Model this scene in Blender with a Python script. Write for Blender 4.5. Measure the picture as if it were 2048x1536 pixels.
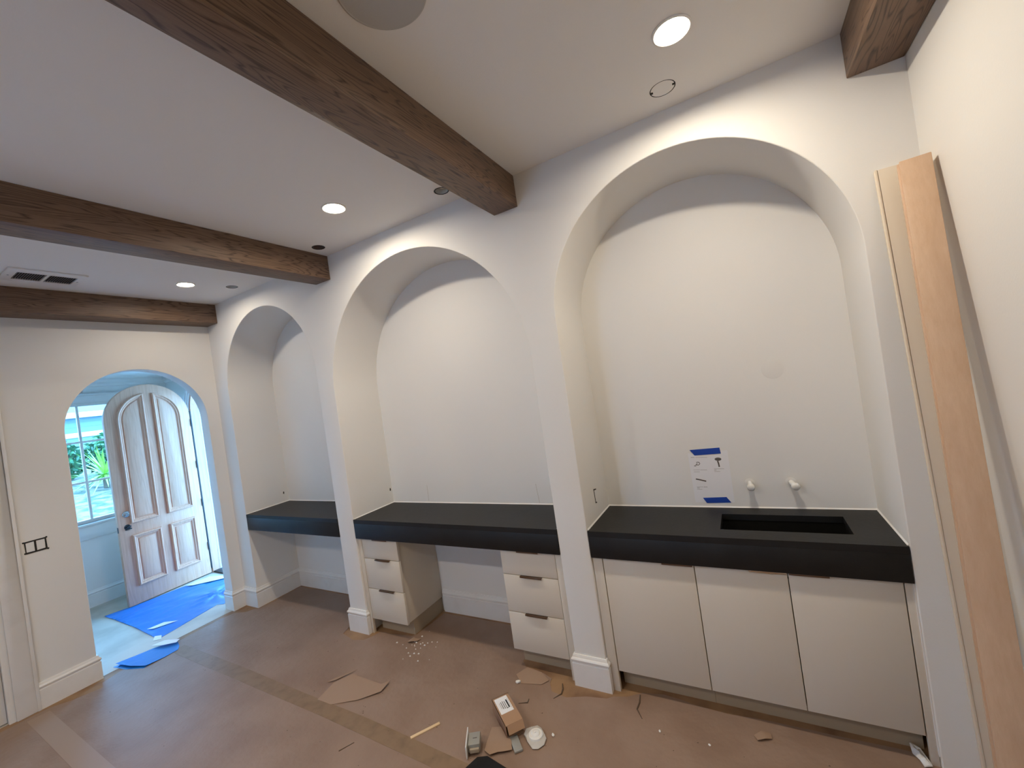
import bpy, bmesh, math, random
from mathutils import Vector, Matrix, noise
from mathutils.geometry import delaunay_2d_cdt
random.seed(7)
for o in list(bpy.data.objects): bpy.data.objects.remove(o)
scene = bpy.context.scene
COL = scene.collection
# ------------------------------------------------------------------ camera
CAM = Vector((4.3384, -2.0565, 1.6824)); YAW, PITCH, ROLL, FPX = 0.5107, 0.0041, -0.1451, 825.99
fw = Vector((-math.sin(YAW)*math.cos(PITCH), math.cos(YAW)*math.cos(PITCH), math.sin(PITCH)))
rt = Vector((math.cos(YAW), math.sin(YAW), 0)); up = rt.cross(fw)
rt2 = rt*math.cos(ROLL)+up*math.sin(ROLL); up2 = -rt*math.sin(ROLL)+up*math.cos(ROLL)
cd = bpy.data.cameras.new('camera'); cam = bpy.data.objects.new('camera', cd); COL.objects.link(cam)
cd.sensor_width = 36; cd.lens = 36*FPX/2048; cd.clip_start = .02; cd.clip_end = 200
m = Matrix((rt2, up2, -fw)).transposed().to_4x4(); m.translation = CAM; cam.matrix_world = m
scene.camera = cam
# ------------------------------------------------------------------ world and exposure
W = bpy.data.worlds.new('sky'); scene.world = W; W.use_nodes = True
bg = W.node_tree.nodes['Background']; bg.inputs[0].default_value = (.18, .51, 1.0, 1); bg.inputs[1].default_value = 17.0
vs = scene.view_settings
vs.view_transform = 'Standard'; vs.look = 'None'; vs.gamma = 1; vs.exposure = 0.24; vs.use_curve_mapping = False
LAMP_L = 445.0; LAMP_DIM = 290.0; LAMP_FILL = 620.0
# ------------------------------------------------------------------ dimensions (metres)
H = 2.823; BZ = 2.6486; D = .4206; XR = 4.983; YB = -4.4; LT = .13
A1 = (.202, 1.486); A2 = (1.665, 3.332); A3 = (3.509, 4.796); APEX = 2.652
CT = .86; CB = .718
AL, AR, AAP = -1.029, -.105, 2.265
FX = -1.95; FY0 = -1.7; FYD = .36; FH = 2.42

# ------------------------------------------------------------------ helpers
ORG = {}
def smooth(me, ang=25):
    for p in me.polygons: p.use_smooth = True
    me.set_sharp_from_angle(angle=math.radians(ang))
def put(name, me, mat, parent=None, org=None, ang=25):
    if parent is not None: org = ORG[parent]
    elif org is None:
        xs = [v.co for v in me.vertices]
        org = Vector(((min(v.x for v in xs)+max(v.x for v in xs))/2, (min(v.y for v in xs)+max(v.y for v in xs))/2, min(v.z for v in xs)))
    org = Vector(org)
    me.transform(Matrix.Translation(-org))
    smooth(me, ang); me.materials.append(mat)
    o = bpy.data.objects.new(name, me); COL.objects.link(o)
    if parent is not None: o.parent = parent
    else: o.location = org
    ORG[o] = org
    return o
def tag(o, label, cat=None, group=None, kind=None):
    if label: o['label'] = label
    if cat: o['category'] = cat
    if group: o['group'] = group
    if kind: o['kind'] = kind
    return o
def thing(name, loc, label, cat, group=None, kind=None):
    o = bpy.data.objects.new(name, None); COL.objects.link(o); o.location = loc; o.empty_display_size = .05
    ORG[o] = Vector(loc)
    return tag(o, label, cat, group, kind)
def struct(o, label=None):
    o['kind'] = 'structure'
    if label: o['label'] = label
    return o

class MB:
    def __init__(s): s.v = []; s.f = []
    def add(s, vs, fs):
        n = len(s.v); s.v += [tuple(v) for v in vs]; s.f += [tuple(i+n for i in f) for f in fs]; return s
    def box(s, x0, x1, y0, y1, z0, z1):
        v = [(x, y, z) for z in (z0, z1) for y in (y0, y1) for x in (x0, x1)]
        return s.add(v, [(0,2,3,1),(4,5,7,6),(0,1,5,4),(2,6,7,3),(0,4,6,2),(1,3,7,5)])
    def obox(s, c, u, v, w, hu, hv, hw):
        c, u, v, w = Vector(c), Vector(u).normalized(), Vector(v).normalized(), Vector(w).normalized()
        pts = [c+u*a*hu+v*b*hv+w*d*hw for d in (-1,1) for b in (-1,1) for a in (-1,1)]
        return s.add(pts, [(0,2,3,1),(4,5,7,6),(0,1,5,4),(2,6,7,3),(0,4,6,2),(1,3,7,5)])
    def prism(s, poly, mp, d0, d1):
        n = len(poly)
        a = [mp(p[0], p[1], d0) for p in poly]; b = [mp(p[0], p[1], d1) for p in poly]
        return s.add(a+b, [tuple(range(n-1,-1,-1)), tuple(range(n,2*n))]+[(i,(i+1)%n,n+(i+1)%n,n+i) for i in range(n)])
    def holed(s, outer, holes, mp, d0, d1):
        pts = []; ed = []
        for loop in [outer]+holes:
            n0 = len(pts); pts += [Vector(p) for p in loop]; k = len(loop)
            ed += [(n0+i, n0+(i+1)%k) for i in range(k)]
        vv, _, ff, _, _, _ = delaunay_2d_cdt(pts, ed, [], 1, 1e-6)
        def inh(c):
            for lp_ in holes:
                r_ = False; j = len(lp_)-1
                for i in range(len(lp_)):
                    if (lp_[i][1]>c.y)!=(lp_[j][1]>c.y) and c.x < (lp_[j][0]-lp_[i][0])*(c.y-lp_[i][1])/(lp_[j][1]-lp_[i][1])+lp_[i][0]: r_ = not r_
                    j = i
                if r_: return True
            return False
        ff = [f for f in ff if not inh(sum((vv[i] for i in f), Vector((0,0)))/len(f))]
        a = [mp(p.x, p.y, d0) for p in vv]; b = [mp(p.x, p.y, d1) for p in vv]; n = len(vv)
        faces = [tuple(reversed(f)) for f in ff]+[tuple(i+n for i in f) for f in ff]
        s.add(a+b, faces)
        for li, loop in enumerate([outer]+holes):
            k = len(loop)
            s.add([mp(p[0],p[1],d0) for p in loop]+[mp(p[0],p[1],d1) for p in loop], [(i,(i+1)%k,k+(i+1)%k,k+i) for i in range(k)])
        return s
    def tube(s, pts, r, seg=10, cap=True):
        pts = [Vector(p) for p in pts]; rr = r if isinstance(r, (list, tuple)) else [r]*len(pts)
        rings = []; ref = None
        for i, p in enumerate(pts):
            t = (pts[min(i+1,len(pts)-1)]-pts[max(i-1,0)]).normalized()
            if ref is None: ref = t.orthogonal().normalized()
            ref = (ref-t*ref.dot(t)).normalized(); b = t.cross(ref)
            rings.append([p+(ref*math.cos(2*math.pi*k/seg)+b*math.sin(2*math.pi*k/seg))*rr[i] for k in range(seg)])
        v = [q for r_ in rings for q in r_]; f = []
        for i in range(len(pts)-1):
            for k in range(seg): f.append((i*seg+k, i*seg+(k+1)%seg, (i+1)*seg+(k+1)%seg, (i+1)*seg+k))
        if cap: f += [tuple(range(seg-1,-1,-1)), tuple(range((len(pts)-1)*seg, len(pts)*seg))]
        return s.add(v, f)
    def lathe(s, prof, c, ax=(0,0,1), seg=40):
        ax = Vector(ax).normalized(); u = ax.orthogonal().normalized(); w = ax.cross(u); c = Vector(c)
        v = [c+ax*h+(u*math.cos(2*math.pi*k/seg)+w*math.sin(2*math.pi*k/seg))*max(r,1e-5) for r, h in prof for k in range(seg)]
        f = [(i*seg+k, i*seg+(k+1)%seg, (i+1)*seg+(k+1)%seg, (i+1)*seg+k) for i in range(len(prof)-1) for k in range(seg)]
        return s.add(v, f)
    def sweep(s, path, prof, mp=None, closed=False):
        """path: 2-D points; prof: (offset to the left of travel, height)"""
        mp = mp or (lambda x, y, h: (x, y, h))
        P = [Vector(p) for p in path]; n = len(P); rows = []
        for i in range(n):
            a = P[(i-1)%n] if (closed or i>0) else None; b = P[(i+1)%n] if (closed or i<n-1) else None
            d1 = (P[i]-a).normalized() if a is not None else (b-P[i]).normalized()
            d2 = (b-P[i]).normalized() if b is not None else d1
            n1 = Vector((-d1.y,d1.x)); n2 = Vector((-d2.y,d2.x)); mt = (n1+n2)
            mt = mt/max(mt.dot(n1), .15)
            rows.append([mp(P[i].x+mt.x*o, P[i].y+mt.y*o, h) for o, h in prof])
        k = len(prof); v = [q for r_ in rows for q in r_]; f = []
        for i in range(n if closed else n-1):
            j = (i+1)%n
            for q in range(k-1): f.append((i*k+q, j*k+q, j*k+q+1, i*k+q+1))
        if not closed: f += [tuple(range(k)), tuple(range((n-1)*k+k-1,(n-1)*k-1,-1))]
        return s.add(v, f)
    def mesh(s, name, bevel=0, seg=2, sel=None, amin=40):
        me = bpy.data.meshes.new(name); me.from_pydata([tuple(v) for v in s.v], [], s.f)
        bm = bmesh.new(); bm.from_mesh(me)
        bmesh.ops.remove_doubles(bm, verts=bm.verts, dist=1e-5)
        bmesh.ops.recalc_face_normals(bm, faces=bm.faces)
        if bevel:
            ed = [e for e in bm.edges if len(e.link_faces)==2 and e.calc_face_angle(0)>math.radians(amin) and (sel is None or sel(e))]
            bmesh.ops.bevel(bm, geom=ed, offset=bevel, segments=seg, profile=.5, affect='EDGES', clamp_overlap=True)
        bm.to_mesh(me); bm.free(); return me
    def build(s, name, mat, parent=None, bevel=0, seg=2, org=None, ang=25, sel=None):
        return put(name, s.mesh(name, bevel, seg, sel), mat, parent, org, ang)
XZ = lambda a, b, d: (a, d, b)
YZ = lambda a, b, d: (d, a, b)
XY = lambda a, b, d: (a, b, d)
def arc(cx, cz, r, a0, a1, n):
    return [(cx+r*math.cos(a0+(a1-a0)*i/n), cz+r*math.sin(a0+(a1-a0)*i/n)) for i in range(n+1)]
def notch(x0, x1, apex, n=56, z0=0):
    r = (x1-x0)/2; c = (x0+x1)/2
    return [(x0, z0)]+arc(c, apex-r, r, math.pi, 0, n)+[(x1, z0)]
def circle(cx, cy, r, n=32): return [(cx+r*math.cos(2*math.pi*i/n), cy+r*math.sin(2*math.pi*i/n)) for i in range(n)]

# ------------------------------------------------------------------ materials
def srgb(r, g, b):
    f = lambda c: (c/255/12.92) if c/255<=.04045 else ((c/255+.055)/1.055)**2.4
    return (f(r), f(g), f(b), 1)
def mat(name, col, rough=.6, metal=0, var=None, bump=None, spec=.5, coat=0, emit=None, mapscale=(1,1,1)):
    m = bpy.data.materials.new(name); m.use_nodes = True; nt = m.node_tree; b = nt.nodes['Principled BSDF']
    b.inputs['Base Color'].default_value = col; b.inputs['Roughness'].default_value = rough; b.inputs['Metallic'].default_value = metal
    b.inputs['Specular IOR Level'].default_value = spec; b.inputs['Coat Weight'].default_value = coat
    if emit: b.inputs['Emission Color'].default_value = emit[0]; b.inputs['Emission Strength'].default_value = emit[1]
    if var or bump:
        tc = nt.nodes.new('ShaderNodeTexCoord'); mp = nt.nodes.new('ShaderNodeMapping'); mp.inputs['Scale'].default_value = mapscale
        nt.links.new(tc.outputs['Object'], mp.inputs['Vector'])
    if var:   # (scale, second colour, low, high)
        n = nt.nodes.new('ShaderNodeTexNoise'); n.inputs['Scale'].default_value = var[0]; n.inputs['Detail'].default_value = 4
        r = nt.nodes.new('ShaderNodeMapRange'); r.inputs[1].default_value = var[2]; r.inputs[2].default_value = var[3]
        x = nt.nodes.new('ShaderNodeMix'); x.data_type = 'RGBA'; x.inputs[6].default_value = col; x.inputs[7].default_value = var[1]
        nt.links.new(mp.outputs[0], n.inputs['Vector']); nt.links.new(n.outputs[0], r.inputs[0]); nt.links.new(r.outputs[0], x.inputs[0]); nt.links.new(x.outputs[2], b.inputs['Base Color'])
    if bump:  # (scale, strength, distance)
        n = nt.nodes.new('ShaderNodeTexNoise'); n.inputs['Scale'].default_value = bump[0]; n.inputs['Detail'].default_value = 1 if bump[0]>100 else 3
        k = nt.nodes.new('ShaderNodeBump'); k.inputs['Strength'].default_value = bump[1]; k.inputs['Distance'].default_value = bump[2]
        nt.links.new(mp.outputs[0], n.inputs['Vector']); nt.links.new(n.outputs[0], k.inputs['Height']); nt.links.new(k.outputs[0], b.inputs['Normal'])
    return m
def wood(name, base, dark, light, scale, rough=.5, grain=.5, coat=0, wave=1.0):
    """grain runs along the axis with the smallest scale"""
    m = bpy.data.materials.new(name); m.use_nodes = True; nt = m.node_tree; b = nt.nodes['Principled BSDF']; L = nt.links.new
    tc = nt.nodes.new('ShaderNodeTexCoord'); oi = nt.nodes.new('ShaderNodeObjectInfo')
    off = nt.nodes.new('ShaderNodeVectorMath'); off.operation = 'ADD'
    mul = nt.nodes.new('ShaderNodeMath'); mul.operation = 'MULTIPLY'; mul.inputs[1].default_value = 37
    L(oi.outputs['Random'], mul.inputs[0]); L(tc.outputs['Object'], off.inputs[0]); L(mul.outputs[0], off.inputs[1])
    mp = nt.nodes.new('ShaderNodeMapping'); mp.inputs['Scale'].default_value = scale; L(off.outputs[0], mp.inputs['Vector'])
    n1 = nt.nodes.new('ShaderNodeTexNoise'); n1.inputs['Scale'].default_value = 1.2; n1.inputs['Detail'].default_value = 2; L(mp.outputs[0], n1.inputs['Vector'])
    w = nt.nodes.new('ShaderNodeMath'); w.operation = 'MULTIPLY'; w.inputs[1].default_value = 11*wave; L(n1.outputs[0], w.inputs[0])
    fr = nt.nodes.new('ShaderNodeMath'); fr.operation = 'PINGPONG'; fr.inputs[1].default_value = .5; L(w.outputs[0], fr.inputs[0])
    pw = nt.nodes.new('ShaderNodeMapRange'); pw.inputs[1].default_value = .28; pw.inputs[2].default_value = .5; L(fr.outputs[0], pw.inputs[0])
    n2 = nt.nodes.new('ShaderNodeTexNoise'); n2.inputs['Scale'].default_value = 9; n2.inputs['Detail'].default_value = 5; n2.inputs['Roughness'].default_value = .7; L(mp.outputs[0], n2.inputs['Vector'])
    ml = nt.nodes.new('ShaderNodeMath'); ml.operation = 'MULTIPLY'; L(pw.outputs[0], ml.inputs[0]); L(n2.outputs[0], ml.inputs[1])
    x1 = nt.nodes.new('ShaderNodeMix'); x1.data_type = 'RGBA'; x1.inputs[6].default_value = base; x1.inputs[7].default_value = light
    r2 = nt.nodes.new('ShaderNodeMapRange'); r2.inputs[1].default_value = .35; r2.inputs[2].default_value = .7; L(n2.outputs[0], r2.inputs[0]); L(r2.outputs[0], x1.inputs[0])
    x2 = nt.nodes.new('ShaderNodeMix'); x2.data_type = 'RGBA'; x2.inputs[7].default_value = dark
    g = nt.nodes.new('ShaderNodeMath'); g.operation = 'MULTIPLY'; g.inputs[1].default_value = 1.6*grain; g.use_clamp = True; L(ml.outputs[0], g.inputs[0])
    L(x1.outputs[2], x2.inputs[6]); L(g.outputs[0], x2.inputs[0]); L(x2.outputs[2], b.inputs['Base Color'])
    k = nt.nodes.new('ShaderNodeBump'); k.inputs['Strength'].default_value = .25; k.inputs['Distance'].default_value = .002; L(n2.outputs[0], k.inputs['Height']); L(k.outputs[0], b.inputs['Normal'])
    b.inputs['Roughness'].default_value = rough; b.inputs['Coat Weight'].default_value = coat; b.inputs['Coat Roughness'].default_value = .25
    return m
M = {}
M['wall'] = mat('wall_paint', (.79,.768,.728,1), .65, bump=(140,.12,.002))
M['ceil'] = mat('ceiling_paint', (.84,.815,.775,1), .8, bump=(170,.14,.002))
M['base'] = mat('baseboard_paint', (.80,.775,.74,1), .38, var=(9,(.74,.71,.67,1),.5,.8))
M['beam'] = wood('beam_oak', srgb(112,87,68), srgb(52,34,24), srgb(126,100,80), (12,.85,12), .5, 1.0, 0, 1.9)
M['stone'] = mat('black_stone', (.009,.009,.0095,1), .48, var=(7,(.005,.005,.006,1),.42,.7), bump=(60,.25,.002), spec=.4)
M['sink'] = mat('sink_black', (.008,.008,.008,1), .3)
M['cab'] = mat('cabinet_cream', (.70,.63,.53,1), .45, bump=(300,.03,.001))
M['toe'] = mat('toe_kick_grey', srgb(168,150,126), .5)
M['dark'] = mat('shadow_gap_dark', (.02,.018,.016,1), .8)
M['bronze'] = mat('bronze_pull', srgb(120,100,85), .35, .9)
M['chrome'] = mat('chrome_pull', srgb(205,195,180), .18, 1)
M['kraft'] = mat('kraft_paper', srgb(148,123,106), .55, var=(3.2,srgb(134,108,90),.40,.72), bump=(26,.5,.006))
M['kraft2'] = mat('kraft_flap', srgb(158,130,108), .7, bump=(30,.2,.004))
M['tape'] = mat('brown_seam_tape', srgb(136,110,84), .5, var=(14,srgb(120,96,72),.45,.7))
M['subfloor'] = mat('tan_subfloor', srgb(156,122,88), .7, var=(6,srgb(120,88,62),.4,.7), bump=(30,.2,.003))
M['foyerfloor'] = mat('foyer_board', srgb(205,195,180), .7, var=(2.6,srgb(176,166,150),.42,.7), bump=(14,.3,.004))
M['tarp'] = mat('blue_plastic', srgb(30,125,210), .38, bump=(9,.35,.01))
M['white'] = mat('white_plastic', (.8,.79,.77,1), .4)
M['paper'] = mat('white_paper', (.82,.81,.82,1), .6)
M['ink'] = mat('print_grey', srgb(95,88,84), .7)
M['inkl'] = mat('print_light_grey', srgb(168,160,156), .7)
M['ptape'] = mat('blue_painters_tape', srgb(12,62,160), .55, bump=(40,.3,.002))
M['pine'] = wood('pine_board', srgb(198,164,134), srgb(172,134,104), srgb(208,176,148), (7,7,.35), .55, .22, 0, .35)
M['sliver'] = mat('pale_wood', srgb(222,192,150), .6)
M['primed'] = mat('primed_trim', srgb(222,208,188), .5, bump=(90,.06,.002))
M['doorwood'] = wood('door_wood', srgb(220,160,128), srgb(176,120,92), srgb(228,174,144), (10,10,.6), .55, .3, 0, .8)
M['nickel'] = mat('nickel', srgb(190,190,188), .25, 1)
M['black'] = mat('black_metal', (.012,.012,.014,1), .5)
M['grey'] = mat('grey_plastic', srgb(150,148,142), .5)
M['card'] = mat('cardboard', srgb(168,132,102), .75, bump=(60,.15,.002))
M['film'] = mat('clear_wrap', (.55,.52,.49,1), .2, spec=.7, bump=(30,.5,.006))
M['grille'] = mat('vent_blade', srgb(120,118,122), .5)
M['speaker'] = mat('speaker_grille', srgb(186,182,176), .8, bump=(500,.4,.001))
M['lens'] = mat('lit_lens', (1,1,1,1), .4, emit=((1,.89,.735,1), LAMP_L))
M['lens3'] = mat('lit_lens_soft', (1,1,1,1), .4, emit=((1,.89,.735,1), LAMP_DIM))
M['lens_fill'] = mat('lit_lens_rear_fill', (1,1,1,1), .4, emit=((1,.89,.735,1), LAMP_FILL))  # strongest lens, for the fill lamps added at the rear
M['trimw'] = mat('white_trim', (.8,.78,.75,1), .45)
M['rust'] = mat('can_interior', srgb(120,100,92), .5, .6)
M['can'] = mat('can_grey', srgb(200,200,194), .5, 0)
M['bluetrim'] = mat('white_exterior', (.78,.78,.78,1), .6, bump=(40,.2,.003))
M['soil'] = mat('leaf_litter', srgb(128,112,98), .9, var=(5,srgb(62,68,52),.42,.60), bump=(12,.6,.03))
M['hedge'] = mat('hedge_leaf', srgb(52,92,62), .55, var=(4,srgb(92,140,84),.4,.7))
M['lime'] = mat('yucca_leaf', srgb(120,172,60), .5, var=(6,srgb(170,205,90),.4,.7))
M['bark'] = mat('bark', srgb(90,74,60), .9)
M['siding'] = mat('siding_grey', srgb(110,126,138), .6)
M['roof'] = mat('roof_grey', srgb(112,116,122), .8)
M['conc'] = mat('concrete', srgb(190,188,182), .85, bump=(30,.2,.003))
g = bpy.data.materials.new('window_glass'); g.use_nodes = True; nt = g.node_tree; nt.nodes.clear()
o_ = nt.nodes.new('ShaderNodeOutputMaterial'); mx = nt.nodes.new('ShaderNodeMixShader'); tr = nt.nodes.new('ShaderNodeBsdfTransparent'); gl = nt.nodes.new('ShaderNodeBsdfGlossy')
gl.inputs['Roughness'].default_value = .02; tr.inputs[0].default_value = (.96,.98,.98,1); fz = nt.nodes.new('ShaderNodeFresnel'); fz.inputs[0].default_value = 1.3
nt.links.new(fz.outputs[0], mx.inputs[0]); nt.links.new(tr.outputs[0], mx.inputs[1]); nt.links.new(gl.outputs[0], mx.inputs[2]); nt.links.new(mx.outputs[0], o_.inputs[0]); M['glass'] = g

# ------------------------------------------------------------------ setting
FLOOR = struct(MB().box(-2.1, XR+.12, YB-.12, 0, -.12, 0).box(-2.1, XR+.12, 0, D+.1, -.12, 0).build('floor', M['subfloor'], org=(0,0,0)))
ff = struct(MB().box(FX, -.02, FY0, FYD+.1, 0, .0015).build('floor_foyer', M['foyerfloor'], org=(0,0,0)))
# ceiling with the round cut-outs for lamps and cans
LAMPS = [(4.272,-.455,.066), (2.455,-.440,.066), (.695,-.440,.062), (2.95,-2.75,.066), (2.05,-2.75,.066)]  # last two are unseen, added behind the camera as warm fill
CANS = [(4.195,-.158,.052,'plug'), (3.0,-.150,.044,'glass'), (1.906,-.148,.044,'rust'), (.781,-.148,.044,'can')]
holes = [circle(x,y,r-.008) for x,y,r in LAMPS]+[circle(x,y,r) for x,y,r,k in CANS]
CE = struct(MB().holed([(0,YB),(XR,YB),(XR,0),(0,0)], holes, XY, H, H+.02).build('ceiling', M['ceil'], org=(0,0,H)))
struct(MB().box(-.2,XR+.12,YB-.12,D+.1,H+.12,H+.2).build('ceiling_deck', M['ceil']))
poly = [(0,0)]+notch(*A1, APEX)+notch(*A2, APEX)+notch(*A3, APEX)+[(XR,0),(XR,H+.12),(0,H+.12)]
def rim(e): return all(abs(v.co.y)<1e-4 and 1e-3<v.co.z<H and 1e-3<v.co.x<XR-1e-3 for v in e.verts)
def rim2(e):
    a, b = e.verts
    return all(abs(v.co.y)<1e-4 for v in e.verts) and not (abs(a.co.z-b.co.z)<1e-6 and a.co.z<1e-3) and min(v.co.x for v in e.verts)>1e-3 and max(v.co.x for v in e.verts)<XR-1e-3 and max(v.co.z for v in e.verts)<H
WF = struct(MB().prism(poly, XZ, 0, D).build('wall_front', M['wall'], bevel=.006, seg=3, org=(0,0,0), sel=rim2))
struct(MB().box(-LT, XR+.12, D, D+.1, 0, H+.12).build('wall_niche_back', M['wall'], org=(0,D,0)))
lp = [(YB,0),(-2.25,0),(-2.25,2.34),(-1.44,2.34),(-1.44,0)]+notch(AL, AR, AAP)+[(D,0),(D,H+.12),(YB,H+.12)]
def rimL(e):
    a, b = e.verts
    return all(abs(v.co.x)<1e-4 and v.co.y>AL-.02 and v.co.y<-.05 for v in e.verts) and not (abs(a.co.z-b.co.z)<1e-6 and a.co.z<1e-3)
struct(MB().prism(lp, YZ, -LT, 0).build('wall_left', M['wall'], bevel=.005, seg=2, org=(0,0,0), sel=rimL))
struct(MB().box(XR, XR+.12, YB, D, 0, H+.12).build('wall_right', M['wall'], org=(XR,0,0)))
# back wall; unseen window added behind the camera for cool daylight fill
BW = (1.9, 2.7, 1.2, 1.9)
struct(MB().holed([(-LT,0),(XR+.12,0),(XR+.12,H+.12),(-LT,H+.12)], [[(BW[0],BW[2]),(BW[1],BW[2]),(BW[1],BW[3]),(BW[0],BW[3])]], XZ, YB-.12, YB).build('wall_back', M['wall'], org=(0,YB,0)))
w2 = thing('window_fill', (2.3,YB-.06,BW[2]), 'white framed window added in the wall behind for daylight fill', None, kind='structure')
MB().holed([(BW[0],BW[2]),(BW[1],BW[2]),(BW[1],BW[3]),(BW[0],BW[3])], [[(BW[0]+.05+i*.25,BW[2]+.05),(BW[0]+.25+i*.25,BW[2]+.05),(BW[0]+.25+i*.25,BW[3]-.05),(BW[0]+.05+i*.25,BW[3]-.05)] for i in range(3)], XZ, YB-.09, YB-.04).build('window_frame', M['trimw'], w2)
for i in range(3): MB().box(BW[0]+.05+i*.25, BW[0]+.25+i*.25, YB-.067, YB-.063, BW[2]+.05, BW[3]-.05).build('pane', M['glass'], w2)
# foyer shell
DX0, DX1, DAP = -1.425, -.645, 2.300
dn = notch(DX0, DX1, DAP)
struct(MB().prism([(FX-.15,0)]+dn+[(-LT,0),(-LT,FH+.3),(FX-.15,FH+.3)], XZ, FYD, FYD+.22).build('wall_entry', M['wall'], org=(FX,FYD,0)))
struct(MB().box(FX-.15, -LT, FY0, FYD+.22, FH, FH+.1).build('ceiling_foyer', M['ceil'], org=(FX,0,FH)))
struct(MB().box(FX-.15, -LT, FY0-.1, FY0, 0, FH+.3).build('wall_foyer_side', M['wall'], org=(FX,FY0,0)))
WY0, WY1, WZ0, WZ1 = -1.06, .18, .875, 2.175
struct(MB().holed([(FY0-.1,0),(FYD,0),(FYD,FH+.3),(FY0-.1,FH+.3)], [[(WY0,WZ0),(WY1,WZ0),(WY1,WZ1),(WY0,WZ1)]], YZ, FX-.15, FX).build('wall_window', M['wall'], org=(FX,0,0)))
struct(MB().sweep([(FX,FY0+.001),(FX,FYD-.001),(-LT-.001,FYD-.001)][::-1], [(0,FH-.075),(.012,FH-.07),(.02,FH-.05),(.045,FH-.03),(.05,FH),(0,FH)]).build('trim_1', M['trimw']))
# window of the foyer
wn = thing('window_1', (FX,-.44,WZ0), 'white foyer window with small panes beside the open door', None, kind='structure')
ys = [WY0+.04+(WY1-WY0-.08)*i/4 for i in range(5)]; zs = [WZ0+.035, 1.312, 1.752, WZ1-.03]
MB().holed([(WY0,WZ0),(WY1,WZ0),(WY1,WZ1),(WY0,WZ1)], [[(ys[0],zs[0]),(ys[4],zs[0]),(ys[4],zs[3]),(ys[0],zs[3])]], YZ, FX-.10, FX-.05).build('window_frame', M['trimw'], wn)
for y in ys[1:4]: MB().box(FX-.09,FX-.06,y-.011,y+.011,zs[0],zs[3]).build('muntin', M['trimw'], wn, .004)
for z in zs[1:3]: MB().box(FX-.088,FX-.062,ys[0],ys[4],z-.011,z+.011).build('muntin', M['trimw'], wn, .004)
for i in range(4):
    for j in range(3): MB().box(FX-.077,FX-.073,ys[i]+.008,ys[i+1]-.008,zs[j]+.008,zs[j+1]-.008).build('pane', M['glass'], wn)
MB().box(FX-.05,FX+.035,WY0-.07,WY1+.05,WZ0-.025,WZ0).build('window_sill', M['trimw'], wn, .006)
MB().box(FX,FX+.014,WY0-.05,WY1+.03,WZ0-.165,WZ0-.025).build('apron', M['trimw'], wn, .004)
MB().box(FX,FX+.016,WY0-.09,WY0,WZ0,WZ1).box(FX,FX+.016,WY1,WY1+.06,WZ0,WZ1).box(FX,FX+.018,WY0-.09,WY1+.06,WZ1,WZ1+.075).box(FX,FX+.03,WY0-.1,WY1+.07,WZ1+.075,WZ1+.095).build('casing', M['trimw'], wn, .003)
# arched entry frame and its casing
fr = thing('trim_2', (-1.035,FYD,0), 'arched frame of the entry doorway with white casing', None, kind='structure')
dpath = notch(DX0, DX1, DAP, 40)
MB().sweep(dpath, [(0,FYD-.004),(-.02,FYD-.004),(-.02,FYD+.075),(0,FYD+.075),(0,FYD-.004)], XZ).build('jamb', M['doorwood'], fr)
MB().sweep(dpath, [(0,FYD+.075),(-.022,FYD+.075),(-.022,FYD+.219),(0,FYD+.219)], XZ).build('outer_jamb', M['bluetrim'], fr)
MB().sweep(dpath, [(.004,FYD),(.004,FYD-.012),(.03,FYD-.016),(.034,FYD-.022),(.06,FYD-.022),(.066,FYD-.03),(.088,FYD-.03),(.09,FYD)], XZ).build('casing', M['trimw'], fr)
MB().box(DX0,DX1,FYD+.0,FYD+.2,0,.018).build('threshold', M['black'], fr, .004)
# baseboards
BP = [(0,0),(.016,0),(.016,.126),(.0125,.129),(.0125,.136),(.018,.140),(.0195,.148),(.016,.155),(.011,.159),(.009,.166),(.006,.173),(0,.173)]
def bboard(name, path): return struct(MB().sweep(path, BP).build(name, M['base']))
e = 1e-4
bboard('baseboard_left', [(0,-1.318),(0,AL),(-LT,AL)][::-1])
bboard('baseboard_corner', [(A1[1],.0),(A1[1],D),(A1[0],D),(A1[0],0),(0,0),(0,AR),(-LT,AR)][::-1] if 0 else [(-LT,AR),(0,AR),(0,0),(A1[0],0),(A1[0],D),(A1[1],D),(A1[1],0),(A2[0],0),(A2[0],.014)][::-1])
bboard('baseboard_desk', [(2.063,D),(2.922,D)][::-1])
bboard('baseboard_pier', [(A2[1],.014),(A2[1],0),(A3[0],0),(A3[0],.014)][::-1])
bboard('baseboard_foyer', [(FX,FY0),(FX,FYD),(DX0-.1,FYD)][::-1])
# closed door at the far left of the left wall
cs = thing('door_2', (0,-1.8,0), 'white door casing at the left edge beside the switch box', None, kind='structure')
MB().box(0,.016,-1.425,-1.318,0,2.34).box(0,.016,-2.375,-2.268,0,2.34).box(0,.016,-2.375,-1.318,2.34,2.45).build('casing', M['base'], cs, .004)
MB().box(.016,.021,-1.335,-1.318,0,2.34).build('casing_edge', M['base'], cs, .002)
MB().box(-LT,-.001,-1.455,-1.44,0,2.34).box(-LT,-.001,-2.25,-2.235,0,2.34).box(-LT,-.001,-2.25,-1.44,2.325,2.34).build('jamb', M['base'], cs)
MB().box(-.075,-.035,-2.233,-1.457,.008,2.323).build('slab', M['base'], cs, .002)

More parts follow.
